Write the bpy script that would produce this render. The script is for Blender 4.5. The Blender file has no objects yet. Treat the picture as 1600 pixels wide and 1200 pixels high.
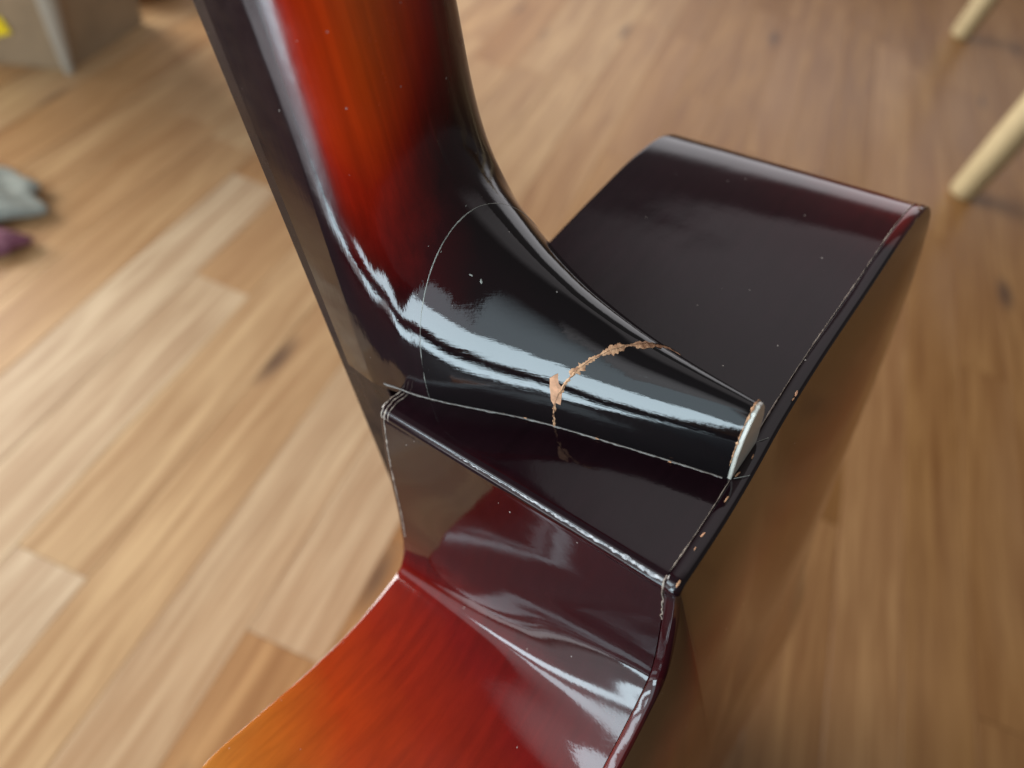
import bpy, bmesh, math, random
import numpy as np
from mathutils import Vector, Matrix
from mathutils.bvhtree import BVHTree
from mathutils.kdtree import KDTree

sc = bpy.context.scene
C = sc.collection
rnd = random.Random(7)
MM = 0.001

# ------------------------------------------------------------------ camera
H = 0.600                                   # camera height above the floor
cam_d = bpy.data.cameras.new('camera')
cam_d.sensor_width = 36.0
cam_d.lens = 36.0 * 1128.0 / 1600.0
cam_d.clip_start = 0.005
cam_d.clip_end = 60.0
cam_d.dof.use_dof = True
cam_d.dof.focus_distance = 0.170
cam_d.dof.aperture_fstop = 7.6
cam = bpy.data.objects.new('camera', cam_d)
C.objects.link(cam)
RIGHT = Vector((0.920802, 0.350342, 0.171419))
DOWN = Vector((0.378412, -0.695988, -0.610250))
FWD = Vector((-0.094491, 0.626786, -0.773441))
m = Matrix((RIGHT, -DOWN, -FWD)).transposed().to_4x4()
m.translation = (0, 0, H)
cam.matrix_world = m
sc.camera = cam

# ------------------------------------------------------------------ light
world = bpy.data.worlds.new('World')
sc.world = world
world.use_nodes = True
bg = world.node_tree.nodes['Background']
bg.inputs['Color'].default_value = (1.0, 0.96, 0.95, 1)
bg.inputs['Strength'].default_value = 0.13

def lamp(name, loc, rot, size, lum, col, soft=None):
    L = bpy.data.lights.new(name, 'AREA')
    L.shape = 'RECTANGLE'
    L.size, L.size_y = size
    L.energy = lum * math.pi * size[0] * size[1]
    L.color = col
    if soft:                                   # brightness falls off towards the edges (soft-edged bounce, half drawn blind)
        L.use_nodes = True
        t = L.node_tree; em = t.nodes['Emission']
        ge = t.nodes.new('ShaderNodeNewGeometry'); sp = t.nodes.new('ShaderNodeSeparateXYZ')
        t.links.new(ge.outputs['Parametric'], sp.inputs[0])
        prev = None
        for ax, (e0, e1) in enumerate(soft):
            for e, flip in ((e0, False), (e1, True)):
                if e <= 0: continue
                mr = t.nodes.new('ShaderNodeMapRange'); mr.interpolation_type = 'SMOOTHSTEP'
                mr.inputs['From Min'].default_value = 1.0 if flip else 0.0
                mr.inputs['From Max'].default_value = 1.0 - e if flip else e
                t.links.new(sp.outputs[ax], mr.inputs['Value'])
                if prev is None: prev = mr.outputs[0]
                else:
                    mu = t.nodes.new('ShaderNodeMath'); mu.operation = 'MULTIPLY'
                    t.links.new(prev, mu.inputs[0]); t.links.new(mr.outputs[0], mu.inputs[1]); prev = mu.outputs[0]
        if prev is not None: t.links.new(prev, em.inputs['Strength'])
    o = bpy.data.objects.new(name, L)
    C.objects.link(o)
    o.location = loc
    o.rotation_euler = [math.radians(a) for a in rot]
    return o
def pane(name, x0, x1, z0, z1, y, lum, col, soft=None):
    """a glazed opening of the balcony door behind the photographer (lamp looks to +Y)"""
    return lamp(name, ((x0 + x1) / 2, y, (z0 + z1) / 2), (90, 0, 0), (x1 - x0, z1 - z0), lum, col, soft)
sky_col = (0.72, 0.90, 1.0)
pane('window_light_lower', -0.27, -0.045, 0.025, 0.115, -0.50, 13.0, sky_col)
pane('window_light_middle', -0.27, -0.112, 0.215, 0.41, -0.50, 13.0, sky_col)
pane('window_light_upper', -0.27, -0.112, 0.41, 1.20, -0.50, 2.2, sky_col, ((0, 0), (0, .8)))
# the curtained part of the same window, dimmer and more neutral
pane('curtain_light', -1.75, -0.275, 0.20, 1.45, -0.505, 1.3, (.95, .96, 1.0), ((.06, 0), (.08, .5)))
pane('curtain_light_low', -0.80, -0.275, 0.02, 0.20, -0.502, 3.0, (.95, .96, 1.0), ((.3, 0), (.2, 0)))
pane('curtain_gap_light_lower', -1.10, -0.35, 0.54, 0.630, -0.50, 14.0, sky_col)
pane('curtain_gap_light_upper', -1.10, -0.35, 0.71, 0.82, -0.50, 9.0, sky_col)
# added fill lamp out on the left, brightens the floor
lamp('left_floor_fill', (-2.2, 0.75, 0.76), (0, -90, 0), (0.80, 1.7), 26.0, (1.0, .97, .93))
# light given back by the pale ceiling and by the far side of the room
lamp('ceiling_bounce', (-0.1, 1.20, 2.25), (0, 0, 0), (3.4, 2.0), 0.54, (1.0, .93, .96), ((.35, .3), (.35, .09)))
lamp('far_wall_bounce', (-0.3, 2.75, 1.06), (-90, 0, 0), (3.6, 1.40), 1.30, (.98, .96, 1.0), ((.25, .25), (.25, .12)))

sc.view_settings.view_transform = 'Standard'
sc.view_settings.look = 'None'
sc.view_settings.exposure = 0.08
sc.view_settings.gamma = 1.0

# ------------------------------------------------------------------ helpers
def mesh_obj(name, verts, faces, mat, parent=None, smooth=False, attr=None):
    me = bpy.data.meshes.new(name)
    me.from_pydata([tuple(v) for v in verts], [], [tuple(f) for f in faces])
    me.update()
    if mat: me.materials.append(mat)
    if smooth:
        me.polygons.foreach_set('use_smooth', [True] * len(me.polygons))
    if attr is not None:
        a = me.attributes.new('burst', 'FLOAT', 'POINT')
        a.data.foreach_set('value', [float(x) for x in attr])
    o = bpy.data.objects.new(name, me)
    C.objects.link(o)
    if parent: o.parent = parent
    return o

def bm_obj(name, bm, mat, parent=None, smooth=False):
    me = bpy.data.meshes.new(name)
    bm.normal_update()
    bm.to_mesh(me); bm.free()
    if mat: me.materials.append(mat)
    if smooth: me.polygons.foreach_set('use_smooth', [True] * len(me.polygons))
    o = bpy.data.objects.new(name, me)
    C.objects.link(o)
    if parent: o.parent = parent
    return o

def empty(name, label, cat, loc=(0, 0, 0), group=None):
    o = bpy.data.objects.new(name, None)
    C.objects.link(o)
    o.location = loc
    o.empty_display_size = 0.02
    o['label'] = label; o['category'] = cat
    if group: o['group'] = group
    return o

def tag(o, label, cat, group=None):
    o['label'] = label; o['category'] = cat
    if group: o['group'] = group
    return o

class NT:
    def __init__(s, name):
        s.m = bpy.data.materials.new(name); s.m.use_nodes = True
        s.t = s.m.node_tree; s.b = s.t.nodes['Principled BSDF']
    def n(s, typ, **kw):
        x = s.t.nodes.new(typ)
        for k, v in kw.items(): setattr(x, k, v)
        return x
    def l(s, a, b): s.t.links.new(a, b)
    def ramp(s, src, stops, interp='LINEAR'):
        r = s.n('ShaderNodeValToRGB'); r.color_ramp.interpolation = interp
        e = r.color_ramp.elements
        while len(e) < len(stops): e.new(0.5)
        for i, (p, c) in enumerate(stops):
            e[i].position = p
            e[i].color = (c[0], c[1], c[2], 1) if hasattr(c, '__len__') else (c, c, c, 1)
        s.l(src, r.inputs[0]); return r
    def noise(s, vec, scale, detail=3, rough=.5, dist=0.0):
        x = s.n('ShaderNodeTexNoise'); x.inputs['Scale'].default_value = scale
        x.inputs['Detail'].default_value = detail; x.inputs['Roughness'].default_value = rough
        x.inputs['Distortion'].default_value = dist
        if vec is not None: s.l(vec, x.inputs['Vector'])
        return x
    def map(s, vec, scale=(1, 1, 1), loc=(0, 0, 0), rot=(0, 0, 0)):
        x = s.n('ShaderNodeMapping'); x.inputs['Scale'].default_value = scale
        x.inputs['Location'].default_value = loc; x.inputs['Rotation'].default_value = rot
        s.l(vec, x.inputs['Vector']); return x
    def mix(s, fac, a, b, blend='MIX'):
        x = s.n('ShaderNodeMix', data_type='RGBA', blend_type=blend)
        for sock, v in ((x.inputs[0], fac), (x.inputs[6], a), (x.inputs[7], b)):
            if hasattr(v, 'is_linked'): s.l(v, sock)
            elif hasattr(v, '__len__'): sock.default_value = (*v[:3], 1)
            else: sock.default_value = v
        return x.outputs[2]
    def math(s, op, a, b=None):
        x = s.n('ShaderNodeMath', operation=op)
        for i, v in enumerate((a, b)):
            if v is None: continue
            if hasattr(v, 'is_linked'): s.l(v, x.inputs[i])
            else: x.inputs[i].default_value = v
        return x.outputs[0]
    def bump(s, h, strength, dist, prev=None):
        x = s.n('ShaderNodeBump'); x.inputs['Strength'].default_value = strength
        x.inputs['Distance'].default_value = dist
        s.l(h, x.inputs['Height'])
        if prev is not None: s.l(prev, x.inputs['Normal'])
        return x.outputs['Normal']

# ------------------------------------------------------------------ materials
def lacquer(name, stops=None, flat=None, rough=0.07, wave=1.0, grain=(1, 1, 1), grain_amt=0.0, ior=1.5, scratch=None, scr=.3, worn=None, lump=60):
    k = NT(name)
    tc = k.n('ShaderNodeTexCoord').outputs['Object']
    if stops:
        at = k.n('ShaderNodeAttribute', attribute_name='burst')
        wob = k.noise(tc, 120, 4, .6)
        t = k.math('ADD', at.outputs['Fac'], k.math('MULTIPLY', k.math('SUBTRACT', wob.outputs[0], .5), .05))
        col = k.ramp(t, stops).outputs[0]
    else:
        col = k.mix(0.0, flat, flat)
    if grain_amt:
        g = k.noise(k.map(tc, grain).outputs[0], 1.0, 4, .6, .3)
        gr = k.ramp(g.outputs[0], [(.35, 1 - grain_amt), (.65, 1.0)])
        col = k.mix(1.0, col, gr.outputs[0], 'MULTIPLY')
    # specks of dust sitting on the lacquer
    v = k.n('ShaderNodeTexVoronoi', feature='F1'); v.inputs['Scale'].default_value = 250
    k.l(tc, v.inputs['Vector'])
    sc_ = k.n('ShaderNodeSeparateColor'); k.l(v.outputs['Color'], sc_.inputs[0])
    size = k.math('MULTIPLY', k.math('GREATER_THAN', sc_.outputs[0], .58), k.math('MULTIPLY', sc_.outputs[1], .065))
    speck = k.math('LESS_THAN', v.outputs['Distance'], size)
    col = k.mix(k.math('MULTIPLY', speck, .6), col, (.50, .46, .42))
    k.l(col, k.b.inputs['Base Color'])
    # uneven gloss: handling haze
    hz = k.noise(tc, 38, 5, .65)
    r = k.ramp(hz.outputs[0], [(.3, rough * .6), (.75, rough * 2.3)])
    rr = k.math('ADD', r.outputs[0], k.math('MULTIPLY', speck, .5))
    if worn:                                   # dulled by years of the player's hand
        sx = k.n('ShaderNodeSeparateXYZ'); k.l(tc, sx.inputs[0])
        mr = k.n('ShaderNodeMapRange'); mr.inputs['From Min'].default_value = worn[0]; mr.inputs['From Max'].default_value = worn[1]
        mr.inputs['To Max'].default_value = worn[2]
        k.l(sx.outputs[2], mr.inputs['Value'])
        rr = k.math('ADD', rr, k.math('MULTIPLY', mr.outputs[0], k.ramp(k.noise(tc, 140, 4, .6).outputs[0], [(.3, .7), (.7, 1.25)]).outputs[0]))
    k.l(rr, k.b.inputs['Roughness'])
    k.b.inputs['IOR'].default_value = ior
    n1 = k.noise(tc, 900, 2, .5)
    nrm = k.bump(n1.outputs[0], .14, .00006)
    n2 = k.noise(tc, lump, 2, .5)
    nrm = k.bump(n2.outputs[0], .35 * wave, .0006 * 60 / lump, nrm)
    if scratch:
        s1 = k.noise(k.map(tc, scratch).outputs[0], 1.0, 3, .7)
        nrm = k.bump(s1.outputs[0], scr, .00012, nrm)
    k.l(nrm, k.b.inputs['Normal'])
    return k.m

BURST = [(0.0, (.0090, .0034, .0056)), (.10, (.014, .003, .0050)), (.22, (.030, .002, .0035)), (.38, (.115, .004, .003)),
         (.52, (.21, .013, .003)), (.68, (.34, .034, .003)), (.84, (.40, .100, .010)), (1.0, (.46, .18, .03))]
M_body = lacquer('sunburst lacquer on the body', BURST, rough=.055, wave=.55, lump=44, grain=(45, 320, 45), grain_amt=.22)
NECK_BURST = BURST[:3] + [(.36, (.15, .004, .002)), (.50, (.36, .012, .002)), (.66, (.62, .045, .003)), (.84, (.72, .078, .004)), (1.0, (.74, .115, .006))]
M_neck = lacquer('sunburst lacquer on the neck', NECK_BURST, rough=.05, worn=(.040, .075, .17), wave=1.2, grain=(420, 420, 10), grain_amt=.26, scratch=(700, 700, 60), scr=.2)
M_heel = lacquer('black lacquer on the heel', [(0, (.0042, .0034, .0042)), (.12, (.008, .003, .004)), (.3, (.05, .002, .003)), (1, (.3, .02, .003))], rough=.035, wave=.8, scratch=(260, 90, 1500), scr=.11)
M_back = lacquer('sunburst lacquer on the back', BURST, rough=.07, wave=.15, grain=(220, 220, 12), grain_amt=.3)
M_bind = lacquer('dark binding lacquer', flat=(.010, .004, .006), rough=.10)
M_bind_red = lacquer('dark red binding lacquer', flat=(.06, .003, .005), rough=.10)
M_fb = lacquer('dark fingerboard wood', flat=(.016, .009, .010), rough=.24, wave=1.5, grain=(300, 300, 20), grain_amt=.4, ior=1.3)

def plain(name, col, rough=.5, noise=None, amt=.3, bump=0, metallic=0.0, col2=None):
    k = NT(name)
    tc = k.n('ShaderNodeTexCoord').outputs['Object']
    if noise:
        n = k.noise(tc, noise, 4, .6)
        c = k.mix(k.ramp(n.outputs[0], [(.3, 0), (.7, 1)]).outputs[0], col, col2 or tuple(x * (1 - amt) for x in col))
        k.l(c, k.b.inputs['Base Color'])
        if bump: k.l(k.bump(n.outputs[0], .6, bump), k.b.inputs['Normal'])
    else: k.b.inputs['Base Color'].default_value = (*col, 1)
    k.b.inputs['Roughness'].default_value = rough
    k.b.inputs['Metallic'].default_value = metallic
    return k.m
M_white = plain('ivory white plastic', (.78, .77, .69), .3, 300, .14)
M_glue = plain('dried glue and scuffed lacquer', (.20, .19, .17), .18, 900, .6, .0001, col2=(.10, .075, .06))
M_line = plain('pale worn edge line', (.46, .40, .33), .4, 700, .7, col2=(.16, .11, .09))
M_highlight = plain('painted corner highlight', (.52, .54, .56), .25, 900, .6, .00008, col2=(.12, .12, .13))  # silver colour stands in for the highlight on the body corner
M_hair = plain('hairline crack in lacquer', (.42, .43, .38), .3, 500, .6)
M_raw = plain('raw torn wood', (.84, .50, .28), .75, 900, .5, .0003, col2=(.30, .12, .055))
M_rawpink = plain('raw wood chip', (.90, .48, .28), .7, 500, .45, .0002)
M_dark = plain('dark gap in the wood', (.03, .012, .008), .8)
M_metal = plain('fret metal', (.6, .58, .52), .3, metallic=1.0)

# ------------------------------------------------------------------ guitar frame:  w across, d top->back, u towards headstock (mm)
Wv = Vector((0.289428, 0.948434, 0.129243))
Dv = Vector((0.908830, -0.314665, 0.273887))
Uv = Vector((-0.300432, -0.038190, 0.953038))
camg = np.array([-62.883758, 119.359407, 139.965163])
def gworld(w, d, u):
    return Vector((0, 0, H)) + (Wv * (w - camg[0]) + Dv * (d - camg[1]) + Uv * (u - camg[2])) * MM
def G(w, d, u): return (w * MM, -d * MM, u * MM)         # local coordinates of the guitar's parts
guitar = empty('guitar', 'sunburst hollow body guitar standing upright with a cracked glossy black neck heel', 'guitar')
base = gworld(36, 45, -474)
gm = Matrix((Wv, -Dv, Uv)).transposed().to_4x4()
gm.translation = gworld(0, 0, 0)
guitar.matrix_world = gm

def pchip(x, y, q):
    x = np.array(x, float); y = np.array(y, float); h = np.diff(x); dl = np.diff(y) / h
    mm = np.zeros_like(y)
    mm[1:-1] = np.where(dl[:-1] * dl[1:] > 0, 2 * dl[:-1] * dl[1:] / (dl[:-1] + dl[1:] + 1e-12), 0)
    mm[0] = dl[0]; mm[-1] = dl[-1]
    q = np.asarray(q, float); i = np.clip(np.searchsorted(x, q) - 1, 0, len(x) - 2)
    t = np.clip((q - x[i]) / h[i], -.5, 1.5)
    return (2*t**3-3*t*t+1)*y[i] + (t**3-2*t*t+t)*h[i]*mm[i] + (-2*t**3+3*t*t)*y[i+1] + (t**3-t*t)*h[i]*mm[i+1]

# ---- neck shaft + heel: half width at depth d and station u
WC, HW, TS = 36.0, 28.0, 4.6
LD = [-27, -10, 3, 8, 14, 25, 42, 60, 86, 96]
LU = [105, 86, 62.5, 51, 45, 36.6, 28.5, 23.5, 20.3, 19.0]
def heel_hw(d): return pchip([-27, -6, 42, 86, 96], [28, 28, 15.4, 6.1, 4.5], d)
def half_width(d, u):
    hs = HW - .018 * np.maximum(u, 0)
    x = np.clip((d + 20) / (TS + 20), 0, 1)
    sh = hs * np.maximum(1 - x ** 2.5, 0) ** (1 / 2.5)
    sh = np.where(d > TS, -4 * (d - TS), sh)
    r = 1 - (np.maximum(u, 0) / pchip(LD, LU, d)) ** 2.2
    he = np.where(r > 0, heel_hw(d) * np.sqrt(np.maximum(r, 0)), 20 * np.minimum(r, 0))
    hh = np.maximum(9.0 - np.abs(sh - he), 0) / 9.0
    return np.maximum(sh, he) + hh * hh * 1.5
us = [-1.5, 0, 2, 4, 6, 8, 10, 12, 14, 16, 17.5] + list(pchip(LD, LU, np.arange(92, -20, -1.0))) + list(np.arange(102, 150, 4)) + list(np.arange(150, 335, 12))
us = np.unique(np.round(np.array(us), 3))
TOPD = -21.0
th = np.linspace(0, np.pi, 161)
th = np.pi/2 + (th - np.pi/2) * (.35 + .65 * np.abs(th - np.pi/2) / (np.pi/2))
Ug, Tg = np.meshgrid(us, th, indexing='ij')
D0 = -10.0
lo = np.zeros_like(Ug); hi = np.full_like(Ug, 140.0)
for _ in range(40):
    mid = (lo + hi) / 2
    ins = np.abs(mid * np.cos(Tg)) < half_width(D0 + mid * np.sin(Tg), np.maximum(Ug, 0))
    lo = np.where(ins, mid, lo); hi = np.where(ins, hi, mid)
# the carver's hand: fair the sweep along the neck
wgt = np.exp(-.5 * ((us[:, None] - us[None, :]) / 4.5) ** 2) * np.gradient(us)[None, :]
wgt /= wgt.sum(1, keepdims=True)
fair = np.clip((us - 24) / 10, 0, 1)[:, None] * (us < 318)[:, None]
lo = lo * (1 - fair) + (wgt @ lo) * fair
Sw = WC + lo * np.cos(Tg); Sd = D0 + lo * np.sin(Tg)
# close the section upward to the fingerboard glue line (flat sides)
hs_top = (HW - .018 * np.maximum(us, 0))
colR = np.stack([WC + hs_top, np.full_like(us, TOPD)], -1); colL = np.stack([WC - hs_top, np.full_like(us, TOPD)], -1)
nU = len(us)
grid = np.zeros((nU, len(th) + 2, 3))
grid[:, 1:-1, 0] = Sw; grid[:, 1:-1, 1] = Sd; grid[:, 1:-1, 2] = Ug
grid[:, 0, :2] = colR; grid[:, -1, :2] = colL; grid[:, 0, 2] = us; grid[:, -1, 2] = us
nT = grid.shape[1]

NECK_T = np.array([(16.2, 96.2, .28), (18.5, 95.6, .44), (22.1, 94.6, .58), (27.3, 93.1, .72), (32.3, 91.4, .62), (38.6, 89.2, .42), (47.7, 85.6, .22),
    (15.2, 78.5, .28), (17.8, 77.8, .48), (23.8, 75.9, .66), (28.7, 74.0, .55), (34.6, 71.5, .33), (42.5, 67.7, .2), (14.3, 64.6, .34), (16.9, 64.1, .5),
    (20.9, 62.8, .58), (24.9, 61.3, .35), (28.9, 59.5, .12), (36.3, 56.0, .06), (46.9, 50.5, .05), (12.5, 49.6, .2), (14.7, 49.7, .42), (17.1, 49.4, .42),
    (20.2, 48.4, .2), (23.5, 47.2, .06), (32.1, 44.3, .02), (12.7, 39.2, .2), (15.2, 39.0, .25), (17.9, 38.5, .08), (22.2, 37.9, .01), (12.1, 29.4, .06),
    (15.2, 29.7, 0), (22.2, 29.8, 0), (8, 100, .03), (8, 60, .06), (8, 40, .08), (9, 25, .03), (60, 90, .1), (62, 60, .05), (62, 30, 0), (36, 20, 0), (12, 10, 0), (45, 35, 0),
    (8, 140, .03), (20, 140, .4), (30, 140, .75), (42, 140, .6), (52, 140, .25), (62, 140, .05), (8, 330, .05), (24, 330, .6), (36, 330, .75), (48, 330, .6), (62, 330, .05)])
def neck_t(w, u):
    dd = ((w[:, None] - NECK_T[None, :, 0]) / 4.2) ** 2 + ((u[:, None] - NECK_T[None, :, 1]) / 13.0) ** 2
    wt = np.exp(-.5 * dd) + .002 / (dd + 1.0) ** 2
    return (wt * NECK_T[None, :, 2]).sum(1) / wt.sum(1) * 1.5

V = grid.reshape(-1, 3)
F = []
for i in range(nU - 1):
    for j in range(nT - 1):
        a = i * nT + j
        F.append((a, a + 1, a + nT + 1, a + nT))
bm = bmesh.new()
bv = [bm.verts.new(G(*p)) for p in V]
for f in F: bm.faces.new([bv[i] for i in f])
bm.faces.new([bv[(nU - 1) * nT + j] for j in range(nT)])
bm.normal_update()
# smooth surface normals come from the whole, uncut surface
gx = np.stack([grid[..., 0], -grid[..., 1], grid[..., 2]], -1)
du = np.gradient(gx, axis=0); dt = np.gradient(gx, axis=1)
nn = np.cross(du, dt); nn /= np.linalg.norm(nn, axis=-1, keepdims=True) + 1e-12
cen = gx.copy(); cen[..., 0] -= WC; cen[..., 1] -= 10; cen[..., 2] = 0
s = np.sign((nn * cen).sum(-1).mean())
nn *= s
kd = KDTree(len(V))
for i, p in enumerate(V): kd.insert(G(*p), i)
kd.balance()
nflat = nn.reshape(-1, 3)
def surf_normal(co):
    acc = Vector((0, 0, 0))
    for c_, i, dist in kd.find_n(co, 4):
        acc += Vector(nflat[i]) / (dist + 1e-5)
    return acc.normalized()
bmesh.ops.recalc_face_normals(bm, faces=bm.faces)

def plane_cut(bm_, pt, no, clear=None):
    g = bm_.verts[:] + bm_.edges[:] + bm_.faces[:]
    r = bmesh.ops.bisect_plane(bm_, geom=g, plane_co=pt, plane_no=no, dist=1e-7, clear_outer=(clear == 'outer'), clear_inner=(clear == 'inner'))
    return [e for e in r['geom_cut'] if isinstance(e, bmesh.types.BMEdge)]
# joint 1: d = 8.2 + .13 w + .02 u     break: d = 22 + w     cap: d = 84.4 + .08 u
P1 = (Vector(G(0, 8.2, 0)), Vector((-.13, -1, -.02)).normalized())       # normal points to +d
P2 = (Vector(G(0, 22.0, 0)), Vector((-1.0, -1, 0)).normalized())
PC = (Vector(G(0, 84.6, 0)), Vector((0, -1, -.07)).normalized())
plane_cut(bm, *PC, clear='outer')
plane_cut(bm, *P1)
plane_cut(bm, *P2)
def side(co, P): return (co - P[0]).dot(P[1])
parts = {'neck': [], 'heel_block': [], 'heel_end': []}
bm.verts.index_update()
for f in bm.faces:
    c = f.calc_center_median()
    if side(c, P1) < 0: parts['neck'].append(f)
    elif side(c, P2) < 0: parts['heel_block'].append(f)
    else: parts['heel_end'].append(f)
surf_bvh = BVHTree.FromBMesh(bm)
part_obj = {}
for nm, fs in parts.items():
    idx = {}; vs = []; fl = []
    for f in fs:
        q = []
        for v in f.verts:
            if v.index not in idx: idx[v.index] = len(vs); vs.append(v.co.copy())
            q.append(idx[v.index])
        fl.append(q)
    arr = np.array([(v.x / MM, -v.y / MM, v.z / MM) for v in vs])
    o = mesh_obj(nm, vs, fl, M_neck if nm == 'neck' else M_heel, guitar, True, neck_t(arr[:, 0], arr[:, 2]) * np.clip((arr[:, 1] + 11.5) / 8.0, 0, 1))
    big = [len(f) > 20 for f in fl]
    o.data.normals_split_custom_set_from_vertices([surf_normal(v) for v in vs])
    part_obj[nm] = o
bm.free()

# ---- heel cap: white plastic tongue
cap_pts = [(30.0, -.3), (30.1, 5), (30.4, 9.2), (31.3, 13.6), (32.9, 17.4), (34.6, 19.6), (36.2, 20.6), (37.9, 19.9), (39.6, 17.4), (41.0, 13.6), (41.8, 9), (42.1, 4), (42.1, -.3)]
vs = []; n = len(cap_pts)
ring = [(0, 0.0), (0, .75), (.2, .95)]
for inset, dz in ring:
    for (w, u) in cap_pts:
        cw = WC + (w - WC) * (1 - inset / 6.5); cu = u if u < 0 else u * (1 - inset / 20)
        vs.append(G(cw, 84.6 + .07 * u + dz, cu))
fs = [tuple(range(n))[::-1]]
for k_ in range(2):
    for i in range(n):
        a = k_ * n + i; b = k_ * n + (i + 1) % n
        fs.append((a, b, b + n, a + n))
fs.append(tuple(range(2 * n, 3 * n)))
heel_cap = mesh_obj('heel_cap', vs, fs, M_white, guitar)
cap_edge = np.array([(WC + (w - WC) * 1.03, 84.45 + .07 * u, u * 1.015 + .1) for w, u in cap_pts if u > .5])

# ---- fingerboard with frets, and the black support under its free end
def box_between(name, w0, w1, d0, d1, u0, u1, mat, bev=.4, parent=guitar, taper=0.0):
    b = bmesh.new()
    co = []
    for u, tp in ((u0, 0), (u1, taper)):
        for d in (d0, d1):
            for w in (w0 + tp, w1 - tp): co.append(b.verts.new(G(w, d, u)))
    for f in ((0, 1, 3, 2), (4, 6, 7, 5), (0, 4, 5, 1), (2, 3, 7, 6), (0, 2, 6, 4), (1, 5, 7, 3)): b.faces.new([co[i] for i in f])
    bmesh.ops.recalc_face_normals(b, faces=b.faces)
    if bev: bmesh.ops.bevel(b, geom=b.edges[:], offset=bev * MM, segments=2, profile=.5, affect='EDGES')
    return bm_obj(name, b, mat, parent)
fingerboard = box_between('fingerboard', WC - HW, WC + HW, -27.0, -21.0, -91.5, 334, M_fb, .3, taper=6.0)
M_fb.node_tree.nodes['Principled BSDF'].inputs['Specular IOR Level'].default_value = .3
box_between('fingerboard_support', WC - HW + .6, WC + HW - .6, -20.98, -6, -88, -2.5, M_fb, .6)
fret0 = None
for i in range(22):
    u = 318 - 318 * 0 - (650 * (1 - 2 ** (-(i + 8) / 12.0)) - 650 * (1 - 2 ** (-8 / 12.0)))
    if u < -86: break
    hw = HW - 6.0 * (u + 91.5) / 425.5 - .75
    if i == 4: hw += .75
    b = bmesh.new()
    prof = [(-1.1, 0), (-.9, .55), (-.35, .95), (.35, .95), (.9, .55), (1.1, 0)]
    r0 = [b.verts.new(G(WC - hw, -26.95 - z, u + x)) for x, z in prof]
    r1 = [b.verts.new(G(WC + hw, -26.95 - z, u + x)) for x, z in prof]
    for k_ in range(5): b.faces.new((r0[k_], r0[k_+1], r1[k_+1], r1[k_]))
    b.faces.new(r0); b.faces.new(r1)
    bmesh.ops.recalc_face_normals(b, faces=b.faces)
    bm_obj('fret', b, M_metal, fingerboard)

# ---- body outline (w, u, burst at top, burst at back) for the top and back edges
FACE = [(3.0, 0, .02, .03), (20, 0, .01, .02), (36, .5, .01, .02), (50, 1.4, .01, .02), (75, 3.6, .01, .02), (102, 6.0, .01, .06), (128, 7.2, .02, .22), (146, 4.6, .05, .40), (159, -3.5, .14, .50), (167, -20, .25, .55),
        (172, -55, .5, .6), (168, -105, .8, .7), (156, -170, .9, .8), (158, -230, .9, .8), (183, -300, .8, .8), (203, -370, .7, .7), (188, -430, .5, .5), (138, -462, .4, .4), (36, -474, .3, .3),
        (-66, -462, .4, .4), (-116, -430, .5, .5), (-131, -370, .7, .7), (-111, -300, .8, .8), (-86, -230, .9, .8), (-84, -180, .9, .8), (-95, -125, .9, .8), (-103, -88, .9, .8)]
CUT_T = [(-99.5, -67, .98), (-89, -60, .95), (-71.7, -62.8, .86), (-56.7, -66.5, .75), (-37, -69.2, .58), (-21.9, -67.6, .47), (-14.6, -65.6, .40), (-10.9, -60.5, .33), (-7.4, -46, .22), (-3.6, -20, .12), (-.4, -4.5, .08), (0, -3.0, .04)]
CUT_B = [(-98.5, -67, .55), (-85, -59, .5), (-68, -61.5, .44), (-52, -63, .39), (-36, -61.5, .33), (-22.5, -54.5, .26), (-15.5, -50.4, .23), (-10.5, -47.2, .17), (-4.0, -41.5, .11), (.3, -20, .07), (.3, -4.5, .06), (0.05, -3.0, .04)]
def spline(pts, per):
    P = [np.array(p, float) for p in pts]
    P = [2 * P[0] - P[1]] + P + [2 * P[-1] - P[-2]]
    out = []
    for i in range(1, len(P) - 2):
        p0, p1, p2, p3 = P[i-1], P[i], P[i+1], P[i+2]
        d1 = max(np.linalg.norm(p1[:2]-p0[:2]), 1e-6)**.5; d2 = max(np.linalg.norm(p2[:2]-p1[:2]), 1e-6)**.5; d3 = max(np.linalg.norm(p3[:2]-p2[:2]), 1e-6)**.5
        m1 = (p2-p1) + d2*((p1-p0)/d1 - (p2-p0)/(d1+d2)) * 1.0
        m1 = d2*((p1-p0)/d1 - (p2-p0)/(d1+d2) + (p2-p1)/d2)
        m2 = d2*((p2-p1)/d2 - (p3-p1)/(d2+d3) + (p3-p2)/d3)
        for k in range(per):
            t = k / per
            out.append((2*t**3-3*t*t+1)*p1 + (t**3-2*t*t+t)*m1 + (-2*t**3+3*t*t)*p2 + (t**3-t*t)*m2)
    out.append(P[-2])
    return np.array(out)
top_ctrl = [(w, u, a) for w, u, a, b in FACE] + CUT_T
bak_ctrl = [(w, u - (2.6 if 90 < w < 170 and u > -25 else .8 if 60 < w < 90 and u > 0 else 0), b) for w, u, a, b in FACE] + CUT_B
arc = [(3.0 - 3.0 * math.sin(a), -3.0 + 3.0 * math.cos(a), .03) for a in np.linspace(math.pi/2, 0, 8)[1:-1]]
OT = np.vstack([spline(top_ctrl, 8), arc]); OB = np.vstack([spline(bak_ctrl, 8), arc])
NO = len(OT)
DEPTH = 90.0
def depth_at(w): return 89.8 - 2.2 * np.clip((w - 20) / 40, 0, 1) + 0.0 * w
dep = np.array([depth_at(w) if u > -30 else depth_at(60) if w > 0 else 89.8 for w, u in OB[:, :2]])
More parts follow.
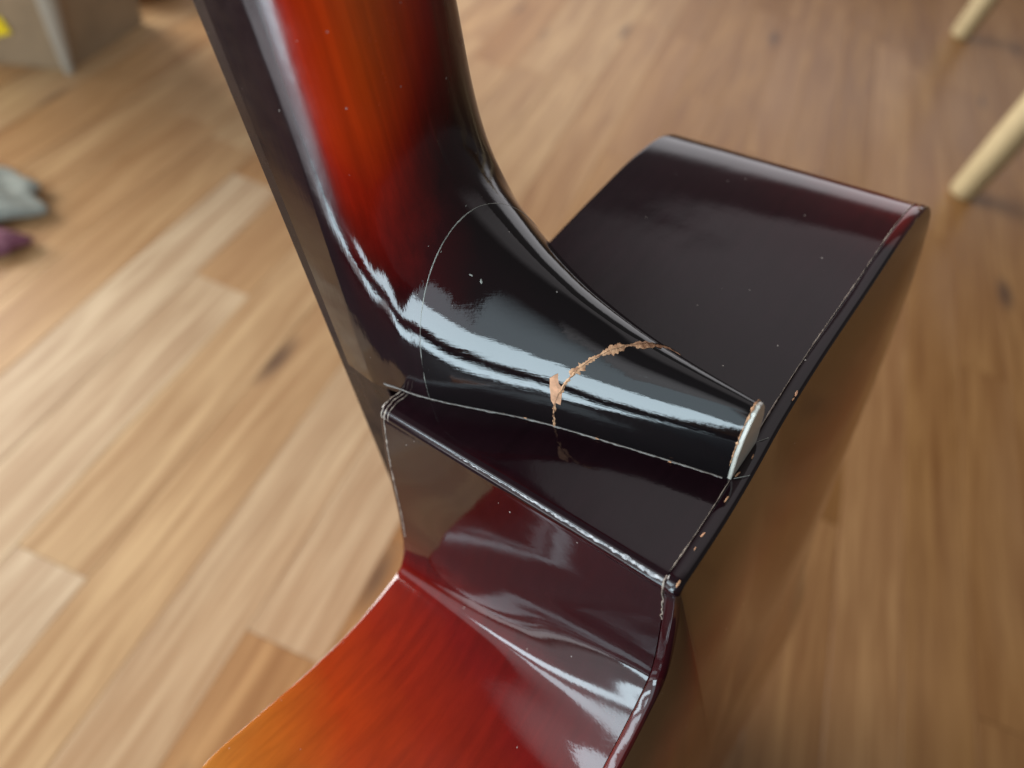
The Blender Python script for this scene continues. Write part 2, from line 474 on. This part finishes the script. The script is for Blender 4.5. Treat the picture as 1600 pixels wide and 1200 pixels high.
# smooth the depth round the outline
for _ in range(30): dep = (np.roll(dep, 1) + 2 * dep + np.roll(dep, -1)) / 4
def out_normals(O):
    t = np.roll(O[:, :2], -1, 0) - np.roll(O[:, :2], 1, 0)
    nrm = np.stack([-t[:, 1], t[:, 0]], -1); nrm /= np.linalg.norm(nrm, axis=1, keepdims=True) + 1e-9
    area = .5 * np.sum(O[:, 0] * np.roll(O[:, 1], -1) - np.roll(O[:, 0], -1) * O[:, 1])
    return nrm if area < 0 else -nrm
NTp, NBk = out_normals(OT), out_normals(OB)
BIND = 3.8
def ring_at(f, d_off=None, off=0.0):
    """outline at fraction f of the depth, pushed outward by off"""
    o = OT * (1 - f) + OB * f
    nr = NTp * (1 - f) + NBk * f
    w = o[:, 0] + nr[:, 0] * off; u = o[:, 1] + nr[:, 1] * off
    d = (dep * f) if d_off is None else d_off
    return w, d * np.ones(NO), u, o[:, 2]
def loft(name, rings, mat, cap0=False, cap1=False, smooth=True):
    vs = []; at = []
    for w, d, u, t in rings:
        vs += [G(*p) for p in zip(w, d, u)]; at += list(t)
    fs = []
    for k in range(len(rings) - 1):
        for i in range(NO):
            a = k * NO + i; b = k * NO + (i + 1) % NO
            fs.append((a, a + NO, b + NO, b))
    return mesh_obj(name, vs, fs, mat, guitar, smooth, at)
fb_ = 1 - BIND / 89.0
rings = [ring_at(0, off=-.04)] + [ring_at(0.002)] + [ring_at(x) for x in np.linspace(.012, fb_, 26)]
sides = loft('body_side', rings, M_body)
# back binding: its own strip, a hair proud of the side
rb = [ring_at(fb_ + .0008, off=-.25), ring_at(fb_ + .0025, off=.0), ring_at(fb_ + .006, off=.12), ring_at(.5 * fb_ + .5, off=.12), ring_at(.990, off=.05), ring_at(.997, off=-.25), ring_at(1.0, off=-.9)]
bind = loft('back_binding', rb, M_body)
a = bind.data.attributes['burst'].data
for i in range(len(a)):
    j = i % NO
    w, u = OB[j, 0], OB[j, 1]
    t = .02 if u > -6 and w < 120 else None
    if t is None:
        t = min(.36, OB[j, 2] + .08)
    a[i].value = t
# arched back and top: rings towards the middle of the body
def plate(name, O, dirn, d_edge, bulge, mat, tfun):
    cw, cu = 36.0, -235.0
    rs = [1.0, .985, .965, .94, .91, .87, .82, .76, .69, .6, .5, .4, .3, .2, .1]
    vs = []; at = []; fs = []
    for r in rs:
        for i in range(NO):
            w = cw + (O[i, 0] - cw) * r; u = cu + (O[i, 1] - cu) * r
            x = (1 - r)
            z = bulge * (1 - r ** 2.4) ** 1.15
            vs.append(G(w, d_edge[i] + dirn * z, u)); at.append(tfun(r, w, u, O[i]))
    for k in range(len(rs) - 1):
        for i in range(NO):
            a = k * NO + i; b = k * NO + (i + 1) % NO
            fs.append((a, b, b + NO, a + NO))
    vs.append(G(cw, d_edge.mean() + dirn * bulge, cu)); at.append(tfun(0, cw, cu, O[0]))
    last = (len(rs) - 1) * NO
    for i in range(NO): fs.append((last + i, last + (i + 1) % NO, len(vs) - 1))
    return mesh_obj(name, vs, fs, mat, guitar, True, at)
OBi = OB.copy(); OBi[:, :2] -= NBk * .9
OTi = OT.copy(); OTi[:, :2] -= NTp * .04
plate('back_plate', OBi, 1, dep, 6.5, M_back, lambda r, w, u, o: np.clip((1 - r) * 2.6 + .02, 0, .8))
plate('top_plate', OTi, -1, np.zeros(NO), 12.0, M_body, lambda r, w, u, o: np.clip((1 - r) * 3 + .1, 0, .95))

# ---- thin lines and scars: ribbons lying on the surfaces
def ribbon(name, pts, widths, normals, mat, parent, lift=.05, jag=0.0, seed=1):
    """a low ridge: three verts per station (edge, crest, edge), pts in mm local (w,d,u)"""
    r = random.Random(seed)
    P = np.array(pts, float); n = len(P)
    vs = []; fs = []
    for i in range(n):
        t = P[min(i + 1, n - 1)] - P[max(i - 1, 0)]; t /= np.linalg.norm(t) + 1e-9
        nr = np.array(normals[i], float); nr /= np.linalg.norm(nr)
        b = np.cross(t, nr); b /= np.linalg.norm(b) + 1e-9
        wd = widths[i] if hasattr(widths, '__len__') else widths
        wl = wd * (1 + jag * (r.random() * 2 - 1)); wr = wd * (1 + jag * (r.random() * 2 - 1))
        vs += [G(*(P[i] - b * wl / 2 - nr * .04)), G(*(P[i] + nr * (lift + jag * .12 * r.random()))), G(*(P[i] + b * wr / 2 - nr * .04))]
    for i in range(n - 1):
        a = 3 * i
        fs += [(a, a + 1, a + 4, a + 3), (a + 1, a + 2, a + 5, a + 4)]
    return mesh_obj(name, vs, fs, mat, parent, True)
def to_g(co): return np.array([co.x / MM, -co.y / MM, co.z / MM])
def gn(v): return np.array([v.x, -v.y, v.z])
# curves on the neck surface along the two cutting planes: march from left seam to the far side
def cut_curve(kw):
    """kw(w,u)->d of the plane; follow columns of the surface grid"""
    res = []
    for j in range(1, nT - 1):
        col = grid[:, j]
        f = col[:, 1] - kw(col[:, 0], col[:, 2])
        for i in range(1, nU - 1):
            if f[i] * f[i + 1] < 0:
                t = f[i] / (f[i] - f[i + 1])
                p = col[i] * (1 - t) + col[i + 1] * t
                nrm = nn[i, j]; res.append((p, np.array([nrm[0], -nrm[1], nrm[2]])))
    # along the face (u=0) end rows
    row = grid[1]
    f = row[:, 1] - kw(row[:, 0], row[:, 2])
    for j in range(nT - 1):
        if f[j] * f[j + 1] < 0:
            t = f[j] / (f[j] - f[j + 1]); p = row[j] * (1 - t) + row[j + 1] * t
            nrm = nn[1, j]; res.append((p, np.array([nrm[0], -nrm[1], nrm[2]])))
    if not res: return []
    ang = [math.atan2(p[2] + .001, p[0] - 36.0) for p, _ in res]
    order = sorted(range(len(res)), key=lambda i: -ang[i])
    return [res[i] for i in order]
def resample(res, step):
    P = np.array([p for p, _ in res]); N = np.array([q for _, q in res])
    L = np.concatenate([[0], np.cumsum(np.linalg.norm(np.diff(P, axis=0), axis=1))])
    keep = np.concatenate([[True], np.diff(L) > 1e-4]); P, N, L = P[keep], N[keep], L[keep]
    s = np.arange(0, L[-1], step)
    return np.stack([np.interp(s, L, P[:, k]) for k in range(3)], -1), np.stack([np.interp(s, L, N[:, k]) for k in range(3)], -1)
c1 = cut_curve(lambda w, u: 8.2 + .13 * w + .02 * u)
p1, n1 = resample(c1, .5)
ribbon('joint_line', p1, [.22 + .12 * math.sin(i * .13) ** 2 + .10 * (.25 < i / len(p1) < .5) for i in range(len(p1))], n1, M_hair, part_obj['heel_block'], .06, .3, 3)
c2 = cut_curve(lambda w, u: 22.0 + w)
p2, n2 = resample(c2, .35)
np2 = len(p2)
wob = [0] * np2
r2 = random.Random(11); acc = 0
for i in range(np2):
    acc = acc * .82 + (r2.random() - .5) * .55
    p2[i] += np.array([0, acc * .5, acc * .3])
    wob[i] = acc
wd2 = []
for i in range(np2):
    f = i / np2
    base_w = .75 if f < .3 else 1.7 if f < .62 else 1.1 if f < .8 else .6
    wd2.append(base_w * (.72 + .55 * abs(math.sin(i * .17 + 1.3 * math.sin(i * .05)))) * (.8 + .4 * r2.random()))
crack = ribbon('torn_crack', p2, wd2, n2, M_raw, part_obj['heel_end'], .24, .3, 5)
gap = [p + np.array([0, .12 * math.sin(i * .5), .10 * math.sin(i * .23)]) for i, p in enumerate(p2)]
ribbon('crack_gap', gap[6:-8], [.10 + .16 * max(0, math.sin(i * .21)) for i in range(len(gap) - 14)], n2[6:-8], M_dark, part_obj['heel_end'], .36, .6, 15)
# glue bead where the heel meets the body, both sides
for sgn, nm in ((-1, 'heel_seam'), (1, 'heel_seam')):
    ds = np.arange(-5.0, 84.0, .8)
    hwid = half_width(ds, np.zeros_like(ds))
    pts = [(36 + sgn * (w + .05), d, .38) for w, d in zip(hwid, ds)]
    rr = random.Random(5)
    wd = [.42 + .22 * rr.random() for d in ds]
    ribbon(nm, pts, wd, [(sgn, 0, 1)] * len(ds), M_glue, part_obj['heel_block'], .13, .35, 8)
# worn line between side and back binding, along the face and round the corner into the cutaway
wB, dB, uB, tB = ring_at(fb_, off=.06)
iA = NO - 1
idx = [i for i in range(NO) if (uB[i] > -5 and wB[i] > -1 and wB[i] < 152 and i < 100)]
pts = [(wB[i], dB[i] , uB[i]) for i in idx]
P = np.array(pts); L = np.concatenate([[0], np.cumsum(np.linalg.norm(np.diff(P, axis=0), axis=1))]); ss = np.arange(0, L[-1], .9)
P = np.stack([np.interp(ss, L, P[:, k_]) for k_ in range(3)], -1)
ribbon('binding_line', P, [.16 + .16 * max(0, math.sin(i * .31) * math.sin(i * .07 + 1)) for i in range(len(P))], [(0, 0, 1)] * len(P), M_line, bind, .10, .5, 4)
idx = [i for i in range(NO) if i > NO - 40 and uB[i] > -19]
P = np.array([(wB[i], dB[i], uB[i]) for i in idx]); L = np.concatenate([[0], np.cumsum(np.linalg.norm(np.diff(P, axis=0), axis=1))]); ss = np.arange(0, L[-1], .6)
P = np.stack([np.interp(ss, L, P[:, k_]) for k_ in range(3)], -1)
rr = random.Random(2); P[:, 1] += [rr.uniform(-.25, .25) for _ in P]
ribbon('binding_crack', P, .30, [(-1, 0, .1)] * len(P), M_line, bind, .06, .7, 6)
# highlight painted as a pale ribbon on the corner between the end of the body and the cutaway
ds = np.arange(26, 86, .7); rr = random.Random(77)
ribbon('corner_highlight', [(.84 + rr.uniform(-.12, .12), d, -.84 + rr.uniform(-.12, .12)) for d in ds], [(.25 + .55 * (d - 26) / 60) * rr.choice((.3, .7, 1.0, 1.2)) for d in ds], [(-1, 0, 1)] * len(ds), M_highlight, sides, .05, .6, 78)
# layered top binding that shows between the corner and the heel, and runs down the cutaway edge
for q, dd in enumerate((.5, 1.7, 3.0)):
    P = [(w, dd + .25 * math.sin(w), .05) for w in np.arange(8.2, 3.0, -.5)] + [(3.0 - 3.0 * math.sin(x) - .04, dd, -3.0 + 3.0 * math.cos(x) + .04) for x in np.linspace(0, math.pi / 2, 6)]
    P2 = []
    for p in P: P2.append(p)
    nrm = [(0, 0, 1)] * (len(P) - 6) + [(-math.sin(x), 0, math.cos(x)) for x in np.linspace(0, math.pi / 2, 6)]
    ribbon('top_binding_line', P2, .45 if q < 2 else .3, nrm, M_line, sides, .12, .5, 20 + q)
wT, dT, uT, tT = ring_at(.014, off=.03)
idx = [i for i in range(NO) if i > NO - 60 and -52 < uT[i] < -1.5 and wT[i] < 1 and wT[i] > -10]
P = np.array([(wT[i], 1.25, uT[i]) for i in idx]); L = np.concatenate([[0], np.cumsum(np.linalg.norm(np.diff(P, axis=0), axis=1))]); ss = np.arange(0, L[-1], .7)
P = np.stack([np.interp(ss, L, P[:, k_]) for k_ in range(3)], -1)
rr = random.Random(12)
ribbon('top_binding_line', P, [rr.choice((.12, .25, .45, .6)) for _ in P], [(-1, 0, .05)] * len(P), M_line, sides, .10, .6, 30)

def chip(pos, size, nrm, mat, parent, seed, aspect=(1, 1, .35), rot=0.0, name='wood_chip'):
    r = random.Random(seed)
    nv = Vector(G(*nrm)).normalized()
    t1 = nv.orthogonal().normalized(); t2 = nv.cross(t1)
    t1, t2 = t1 * math.cos(rot) + t2 * math.sin(rot), t2 * math.cos(rot) - t1 * math.sin(rot)
    b = bmesh.new()
    bmesh.ops.create_icosphere(b, subdivisions=2, radius=1.0)
    for v in b.verts:
        j = 1 + r.uniform(-.28, .28)
        v.co = Vector(G(*pos)) + (t1 * v.co.x * aspect[0] + t2 * v.co.y * aspect[1] + nv * v.co.z * aspect[2]) * size * MM * j
    return bm_obj(name, b, mat, parent, False)
def along(nrm, d1):            # rotation that lines t1 up with direction d1
    nv = Vector(G(*nrm)).normalized(); t1 = nv.orthogonal().normalized(); t2 = nv.cross(t1)
    x = Vector(G(*d1)); return math.atan2(x.dot(t2), x.dot(t1))
CHIPS = []
blk, end = part_obj['heel_block'], part_obj['heel_end']
# the big splinter and smaller ones beside the break
chip((22.4, 43.3, 12.2), 2.9, (-.94, .24, .25), M_rawpink, blk, 1, (1.5, .72, .16), along((-.94, .24, .25), (0.2, -.1, 1)))
chip((22.0, 43.2, 10.2), 1.0, (-.95, .24, .18), M_raw, blk, 2, (1.6, .5, .25), along((-.95, .24, .18), (0.1, 0, 1)))
chip((25.2, 46.6, 18.2), .75, (-.87, .24, .43), M_raw, end, 3, (1.3, .8, .4), along((-.87, .24, .43), (.3, .3, 1)))
chip((27.6, 48.6, 20.6), .8, (-.75, .24, .6), M_raw, end, 4, (1.5, .6, .35), along((-.75, .24, .6), (.5, .4, .6)))
chip((29.5, 50.9, 22.3), .6, (-.62, .24, .75), M_raw, blk, 9, (1.4, .6, .35), along((-.62, .24, .75), (.7, .6, .4)))
chip((20.9, 42.2, .6), .5, (-.7, .1, .7), M_raw, blk, 5, (2.2, .5, .4), along((-.7, .1, .7), (.2, 1, 0)))
chip((8.6, -4.4, 1.0), .85, (-.5, 0, .85), M_raw, sides, 6, (2.0, .55, .45), along((-.5, 0, .85), (.25, 1, 0)))
for q, (w, d) in enumerate(((13.2, 13.5), (11.9, 9.2), (17.4, 29.6), (19.0, 35.4), (23.4, 54.1), (26.9, 72.0))):
    chip((w - .3, d, .7), .28, (-.7, 0, .7), M_raw, blk, 40 + q, (1.8, .6, .4), along((-.7, 0, .7), (.25, 1, 0)))
for q, (w, d, u, sz, mt) in enumerate(((59.4, 87.2, 2.4, .5, M_rawpink), (57.5, 87.3, 2.2, .3, M_raw), (14.2, 87.3, .2, .38, M_rawpink), (10.4, 87.6, .2, .24, M_rawpink),
        (25.0, 87.2, .3, .45, M_raw), (32.0, 86.2, .6, .45, M_raw), (38.0, 86.8, .9, .35, M_raw), (1.6, 88.8, .3, .45, M_raw))):
    chip((w, d, u), sz, (0, 0, 1), mt, bind, 60 + q, (2.1, .5, .35), along((0, 0, 1), (1, .15 * (q % 3 - 1), 0)))
L = np.concatenate([[0], np.cumsum(np.linalg.norm(np.diff(cap_edge, axis=0), axis=1))]); ss = np.arange(0, L[-1], .5)
P = np.stack([np.interp(ss, L, cap_edge[:, k_]) for k_ in range(3)], -1)
nr_ = [((p[0] - WC) * .14, 0, .25 + p[2] * .04) for p in P]
rr = random.Random(31)
ribbon('glue_line', P, [.16 + .5 * rr.random() ** 2 for _ in P], nr_, M_raw, heel_cap, .12, .5, 33)
# loose fibres at the corners of the cap
ribbon('loose_fibre', [(42.2, 85.6, .9), (43.2, 86.6, 1.4), (44.6, 87.4, 1.2)], .16, [(0, 0, 1)] * 3, M_hair, heel_cap, .1)
ribbon('loose_fibre', [(30.4, 86.0, .7), (31.6, 87.4, 1.0), (33.0, 88.6, .9)], .14, [(0, 0, 1)] * 3, M_hair, heel_cap, .1)
# dings in the lacquer of the heel
for q, (w, d, u, nrm, s_) in enumerate(((24.9, 22.4, 35.2, (-.6, .5, .6), .42), (24.2, 20.2, 36.6, (-.6, .5, .6), .30), (22.9, 13.3, 41.5, (-.5, .7, .5), .16), (34.2, 12.9, 47.2, (-.1, .75, .65), .2))):
    co, no, fi, di = surf_bvh.find_nearest(Vector(G(w, d, u)))
    if co is not None:
        g_ = to_g(co); chip(tuple(g_), s_, tuple(gn(no)), M_hair, blk if g_[1] > 14 else part_obj['neck'], 90 + q, (1.4, .6, .12), q * .9, name='lacquer_ding')

# ------------------------------------------------------------------ floor of narrow laminate strips
def wood_floor_mat():
    k = NT('laminate strip')
    oi = k.n('ShaderNodeObjectInfo')
    at = k.n('ShaderNodeAttribute', attribute_type='OBJECT', attribute_name='tone')
    geo = k.n('ShaderNodeTexCoord').outputs['Object']
    off = k.n('ShaderNodeCombineXYZ')
    for i, mlt in enumerate((7.3, 13.1, 3.7)): k.l(k.math('MULTIPLY', oi.outputs['Random'], mlt), off.inputs[i])
    vec = k.n('ShaderNodeVectorMath', operation='ADD'); k.l(geo, vec.inputs[0]); k.l(off.outputs[0], vec.inputs[1])
    v = vec.outputs[0]
    base = k.ramp(at.outputs['Fac'], [(0, (.19, .085, .024)), (.25, (.32, .160, .048)), (.5, (.44, .250, .108)), (.75, (.52, .355, .19)), (1.0, (.58, .45, .30))])
    warp = k.noise(k.map(v, (3, 1.2, 3)).outputs[0], 2.0, 2)
    wv = k.n('ShaderNodeVectorMath', operation='MULTIPLY_ADD')
    k.l(warp.outputs['Color'], wv.inputs[0]); wv.inputs[1].default_value = (.035, .0, .0); k.l(v, wv.inputs[2])
    broad = k.noise(k.map(wv.outputs[0], (34, 2.4, 1)).outputs[0], 1.0, 4, .55, .4)
    fine = k.noise(k.map(wv.outputs[0], (170, 7, 1)).outputs[0], 1.0, 4, .6)
    c = k.mix(k.ramp(broad.outputs[0], [(.36, .60), (.62, 0)]).outputs[0], base.outputs[0], k.mix(1.0, base.outputs[0], (.55, .42, .34), 'MULTIPLY'))
    c = k.mix(k.ramp(fine.outputs[0], [(.38, .55), (.58, 0)]).outputs[0], c, k.mix(1.0, base.outputs[0], (.52, .41, .34), 'MULTIPLY'))
    blot = k.noise(k.map(v, (9, 2.5, 1)).outputs[0], 1.0, 2)
    c = k.mix(k.ramp(blot.outputs[0], [(.5, 0), (.75, .55)]).outputs[0], c, (.34, .185, .085))
    vor = k.n('ShaderNodeTexVoronoi'); vor.inputs['Scale'].default_value = 1.0
    k.l(k.map(wv.outputs[0], (14, 4.4, 1)).outputs[0], vor.inputs['Vector'])
    sp = k.n('ShaderNodeSeparateColor'); k.l(vor.outputs['Color'], sp.inputs[0])
    knot = k.math('MULTIPLY', k.ramp(vor.outputs['Distance'], [(.06, 1), (.20, 0)]).outputs[0], k.math('GREATER_THAN', sp.outputs[0], .64))
    c = k.mix(k.math('MULTIPLY', knot, .85), c, (.085, .045, .028))
    k.l(c, k.b.inputs['Base Color'])
    k.b.inputs['Specular IOR Level'].default_value = .35
    k.l(k.ramp(fine.outputs[0], [(.2, .34), (.8, .44)]).outputs[0], k.b.inputs['Roughness'])
    k.l(k.bump(fine.outputs[0], .15, .0004), k.b.inputs['Normal'])
    return k.m
M_floor = wood_floor_mat()
M_under = plain('dark floor joint', (.022, .014, .009), .8)
floor = mesh_obj('floor', [(-12, -8, -.006), (12, -8, -.006), (12, 16, -.006), (-12, 16, -.006)], [(0, 1, 2, 3)], M_under)
floor['kind'] = 'structure'
PW, X0 = .0668, -.1746
plank_mesh = {}
def plank(x0, y0, y1, tone):
    ln = round(y1 - y0, 3)
    if ln not in plank_mesh:
        g_ = .00015; bv_ = .0005; w2 = PW / 2 - g_; l2 = ln / 2 - g_
        v = [(-w2, -l2, -.006), (w2, -l2, -.006), (w2, l2, -.006), (-w2, l2, -.006), (-w2, -l2, -bv_), (w2, -l2, -bv_), (w2, l2, -bv_), (-w2, l2, -bv_),
             (-w2 + bv_, -l2 + bv_, 0), (w2 - bv_, -l2 + bv_, 0), (w2 - bv_, l2 - bv_, 0), (-w2 + bv_, l2 - bv_, 0)]
        f = [(8, 9, 10, 11)] + [(a, (a + 1) % 4, (a + 1) % 4 + 4, a + 4) for a in range(4)] + [(a + 4, (a + 1) % 4 + 4, (a + 1) % 4 + 8, a + 8) for a in range(4)]
        me = bpy.data.meshes.new('plank'); me.from_pydata(v, [], f); me.materials.append(M_floor); me.update()
        plank_mesh[ln] = me
    o = bpy.data.objects.new('plank', plank_mesh[ln]); C.objects.link(o)
    o.location = (x0 + PW / 2, (y0 + y1) / 2, 0); o.parent = floor
    o['tone'] = tone
    return o
LENS = (.46, .58, .70, .82)
FIX_T = {}                                   # strips whose place and tone show in the photograph
def add(row, y0, y1, tone): FIX_T.setdefault(row, []).append((y0, y1, tone))
add(0, -.03, .150, .50); add(0, .150, .73, .92)
add(-1, -.03, .46, .88); add(-2, -.30, .54, .70); add(-3, -.445, .135, 1.0); add(-3, .135, .635, .74)
add(-4, -.2, .46, .92); add(-5, .051, .631, .95); add(-5, .631, 1.131, .50); add(-6, .1, .68, .62); add(-7, .2, .70, .60)
pr = random.Random(4)
for row in range(-14, 15):
    x0 = X0 + row * PW
    xm = x0 + PW / 2
    ylo = -.13 if row > -9 else .15
    yhi = 2.35 if row > 4 else 1.9 if row > -4 else 1.5
    fixed = sorted(FIX_T.get(row, []))
    segs = []
    if fixed:
        y = fixed[0][0]
        while y > ylo:
            l_ = pr.choice(LENS); segs.append((y - l_, y, None)); y -= l_
        segs += fixed; y = fixed[-1][1]
    else: y = ylo - pr.random() * .4
    while y < yhi:
        l_ = pr.choice(LENS); segs.append((y, y + l_, None)); y += l_
    for (a0, a1, t) in segs:
        a0 = max(a0, ylo)
        if a1 - a0 < .02: continue
        if t is None: t = min(1, max(0, pr.gauss(.60 if row < 1 else .36, .065)))  # left rows paler, right rows darker: light and shade put into the tone
        plank(x0, a0, a1, t)
# beyond the strips one can tell apart, one sheet of the same wood
def floor_sheet(x0, x1, y0, y1):
    o = mesh_obj('floor_beyond', [(x0, y0, -.002), (x1, y0, -.002), (x1, y1, -.002), (x0, y1, -.002)], [(0, 1, 2, 3)], M_floor, floor)
    o['tone'] = .45; o['kind'] = 'stuff'
XL, XR = X0 - 14 * PW, X0 + 15 * PW
floor_sheet(-12, 12, -8, 16)
# added unseen slab behind the camera, only there to darken reflections in the guitar
M_slab = plain('dark reflected slab', (.022, .016, .013), .6, 30, .3)
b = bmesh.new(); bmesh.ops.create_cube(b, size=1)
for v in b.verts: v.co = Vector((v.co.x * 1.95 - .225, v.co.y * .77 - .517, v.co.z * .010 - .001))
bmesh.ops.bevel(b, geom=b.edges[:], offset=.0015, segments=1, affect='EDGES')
bm_obj('reflection_slab', b, M_slab)['kind'] = 'structure'

# ------------------------------------------------------------------ pale table with round tapered legs
M_leg = plain('pale beech', (.46, .37, .21), .45, 60, .12)
table = empty('table', 'pale wooden table with plain round legs, two of them standing at the upper right', 'table', (.80, 1.555, 0))
def lathe(name, prof, loc, top, mat, parent, seg=24):
    vs = []; fs = []
    for z, r in prof:
        f = z / prof[-1][0]
        for i in range(seg):
            a = 2 * math.pi * i / seg
            vs.append((loc[0] + (top[0] - loc[0]) * f + r * math.cos(a), loc[1] + (top[1] - loc[1]) * f + r * math.sin(a), z))
    for k_ in range(len(prof) - 1):
        for i in range(seg):
            a = k_ * seg + i; b = k_ * seg + (i + 1) % seg; fs.append((a, b, b + seg, a + seg))
    fs.append(tuple(range(seg))[::-1]); fs.append(tuple(range((len(prof) - 1) * seg, len(prof) * seg)))
    return mesh_obj(name, vs, fs, mat, parent, False if seg < 8 else True)
leg_prof = [(0.0, .0175), (.003, .0205), (.010, .0222), (.10, .0240), (.35, .0260), (.70, .0275)]
for x, y in ((.449, 1.218), (.472, 1.893), (1.15, 1.218), (1.15, 1.893)):
    dx = .03 if x < .8 else -.03
    lathe('leg', leg_prof, (x - .80, y - 1.555), (x - .80 + dx, y - 1.555), M_leg, table)
b = bmesh.new(); bmesh.ops.create_cube(b, size=1)
for v in b.verts: v.co = Vector((v.co.x * .82, v.co.y * .80, v.co.z * .026 + .7135))
bmesh.ops.bevel(b, geom=b.edges[:], offset=.006, segments=2, affect='EDGES')
bm_obj('tabletop', b, M_leg, table)

# ------------------------------------------------------------------ cardboard box, bag and cloths at the left edge
M_card = plain('brown cardboard', (.33, .24, .145), .7, 25, .25)
M_edge = plain('pale torn cardboard edge', (.36, .33, .27), .7)
M_yel = plain('yellow print', (.85, .66, .01), .5)
box = empty('cardboard_box', 'open brown cardboard box with a yellow mark at the top left corner', 'box', (-.804, .699, 0))
ex = Vector((.0, 1, 0)).normalized(); ey = Vector((-.80, -.60, 0)).normalized()
ex = Vector((.02, .99, 0)).normalized(); ey = Vector((-.99, .02, 0))
ey = Vector((-.76, -.65, 0)).normalized(); ex = Vector((.65, -.76, 0)).normalized() * -1
ex = Vector((-.06, 1, 0)).normalized(); ey = Vector((-1, -.5, 0)).normalized()
def wall(p0, p1, z0, z1, th_, mat, name, lean=Vector((0, 0, 0))):
    t = (p1 - p0).normalized(); nrm = Vector((-t.y, t.x, 0)) * th_
    zz0, zz1 = Vector((0, 0, z0)), Vector((0, 0, z1)) + lean
    v = [p0 + zz0, p1 + zz0, p1 + nrm + zz0, p0 + nrm + zz0, p0 + zz1, p1 + zz1, p1 + nrm + zz1, p0 + nrm + zz1]
    return mesh_obj(name, v, [(0, 3, 2, 1), (4, 5, 6, 7), (0, 1, 5, 4), (1, 2, 6, 5), (2, 3, 7, 6), (3, 0, 4, 7)], mat, box)
O_ = Vector((0, 0, 0)); A_ = ex * .16; B_ = ey * .34; hgt = .17
wall(O_, A_, 0, hgt, .004, M_card, 'panel'); side_p = wall(B_, O_, 0, hgt, .004, M_card, 'panel')
wall(A_ + B_, B_, 0, hgt, .004, M_card, 'panel'); wall(A_, A_ + B_, 0, hgt, .004, M_card, 'panel')
b = bmesh.new()                                            # rolled pale corner edge, crushed outwards
for z, rr_ in ((0.0, .006), (.05, .010), (.11, .013), (.172, .011)):
    for i in range(10):
        a = 2 * math.pi * i / 10; b.verts.new((rr_ * math.cos(a) + .002, rr_ * math.sin(a) - .004, z))
b.verts.ensure_lookup_table()
for k_ in range(3):
    for i in range(10):
        a = k_ * 10 + i; c_ = k_ * 10 + (i + 1) % 10; b.faces.new([b.verts[q] for q in (a, c_, c_ + 10, a + 10)])
b.faces.new([b.verts[q] for q in range(30, 40)])
bm_obj('corner_edge', b, M_edge, box, True)
wall(O_ + Vector((0, 0, 0)), A_, hgt + .001, hgt + .045, .004, M_card, 'flap', Vector((.05, 0, 0)))
wall(B_, O_, hgt + .001, hgt + .06, .004, M_card, 'flap', Vector((.02, -.05, 0)))
yv = [ey * .056 + Vector((0, 0, .046)), ey * .105 + Vector((0, 0, .030)), ey * .105 + Vector((0, 0, .062)), ey * .062 + Vector((0, 0, .066))]
nrm_ = Vector((-ey.y, ey.x, 0)); nrm_ = nrm_ if nrm_.y < 0 else -nrm_
mesh_obj('yellow_mark', [p + nrm_ * .0045 for p in yv] + [p + nrm_ * .0015 for p in yv], [(0, 1, 2, 3), (4, 7, 6, 5), (0, 4, 5, 1), (1, 5, 6, 2), (2, 6, 7, 3), (3, 7, 4, 0)], M_yel, side_p)

def heap(name, cx, cy, rx, ry, hz, mat, label, cat, seed, rot=0.0):
    r = random.Random(seed)
    ph = [r.uniform(0, 6.28) for _ in range(6)]
    b = bmesh.new(); bmesh.ops.create_icosphere(b, subdivisions=4, radius=1)
    for v in b.verts:
        x, y, z = v.co
        a = math.atan2(y, x)
        k1 = 1 + .14 * math.sin(3 * a + ph[0]) + .08 * math.sin(7 * a + ph[1])
        fold = 1 + .16 * math.sin(9 * x + 4 * y + ph[2]) + .10 * math.sin(13 * y - 5 * x + ph[3])
        X, Y = x * rx * k1, y * ry * k1
        v.co = (X * math.cos(rot) - Y * math.sin(rot), X * math.sin(rot) + Y * math.cos(rot), max(0.0015, (z * .5 + .5) ** 1.3 * hz * fold if z > -.9 else .0015))
    o = bm_obj(name, b, mat, None, True)
    o.location = (cx, cy, 0)
    return tag(o, label, cat)
M_bag = plain('whitish plastic bag', (.62, .62, .66), .35, 30, .25)
M_grey = plain('grey green cloth', (.30, .32, .28), .85, 40, .35)
M_mar = plain('maroon cloth', (.17, .055, .085), .85, 50, .4)
heap('plastic_bag', -.885, .955, .055, .085, .08, M_bag, 'crumpled whitish bag lying behind the cardboard box', 'bag', 3)
heap('grey_cloth', -.718, .430, .092, .046, .020, M_grey, 'crumpled pale grey green cloth lying at the left edge of the floor', 'cloth', 5, .5)
heap('maroon_cloth', -.668, .372, .065, .030, .020, M_mar, 'small maroon cloth lying in front of the grey green cloth', 'cloth', 8, .5)

# the guitar's empty goes to its base (where the body touches the floor); the parts stay where they are
new_m = Matrix((Wv, -Dv, Uv)).transposed().to_4x4()
new_m.translation = gworld(36, 45, -474)
shift = new_m.inverted() @ gm
for o in list(C.objects):
    if o.parent == guitar: o.matrix_parent_inverse = shift
guitar.matrix_world = new_m
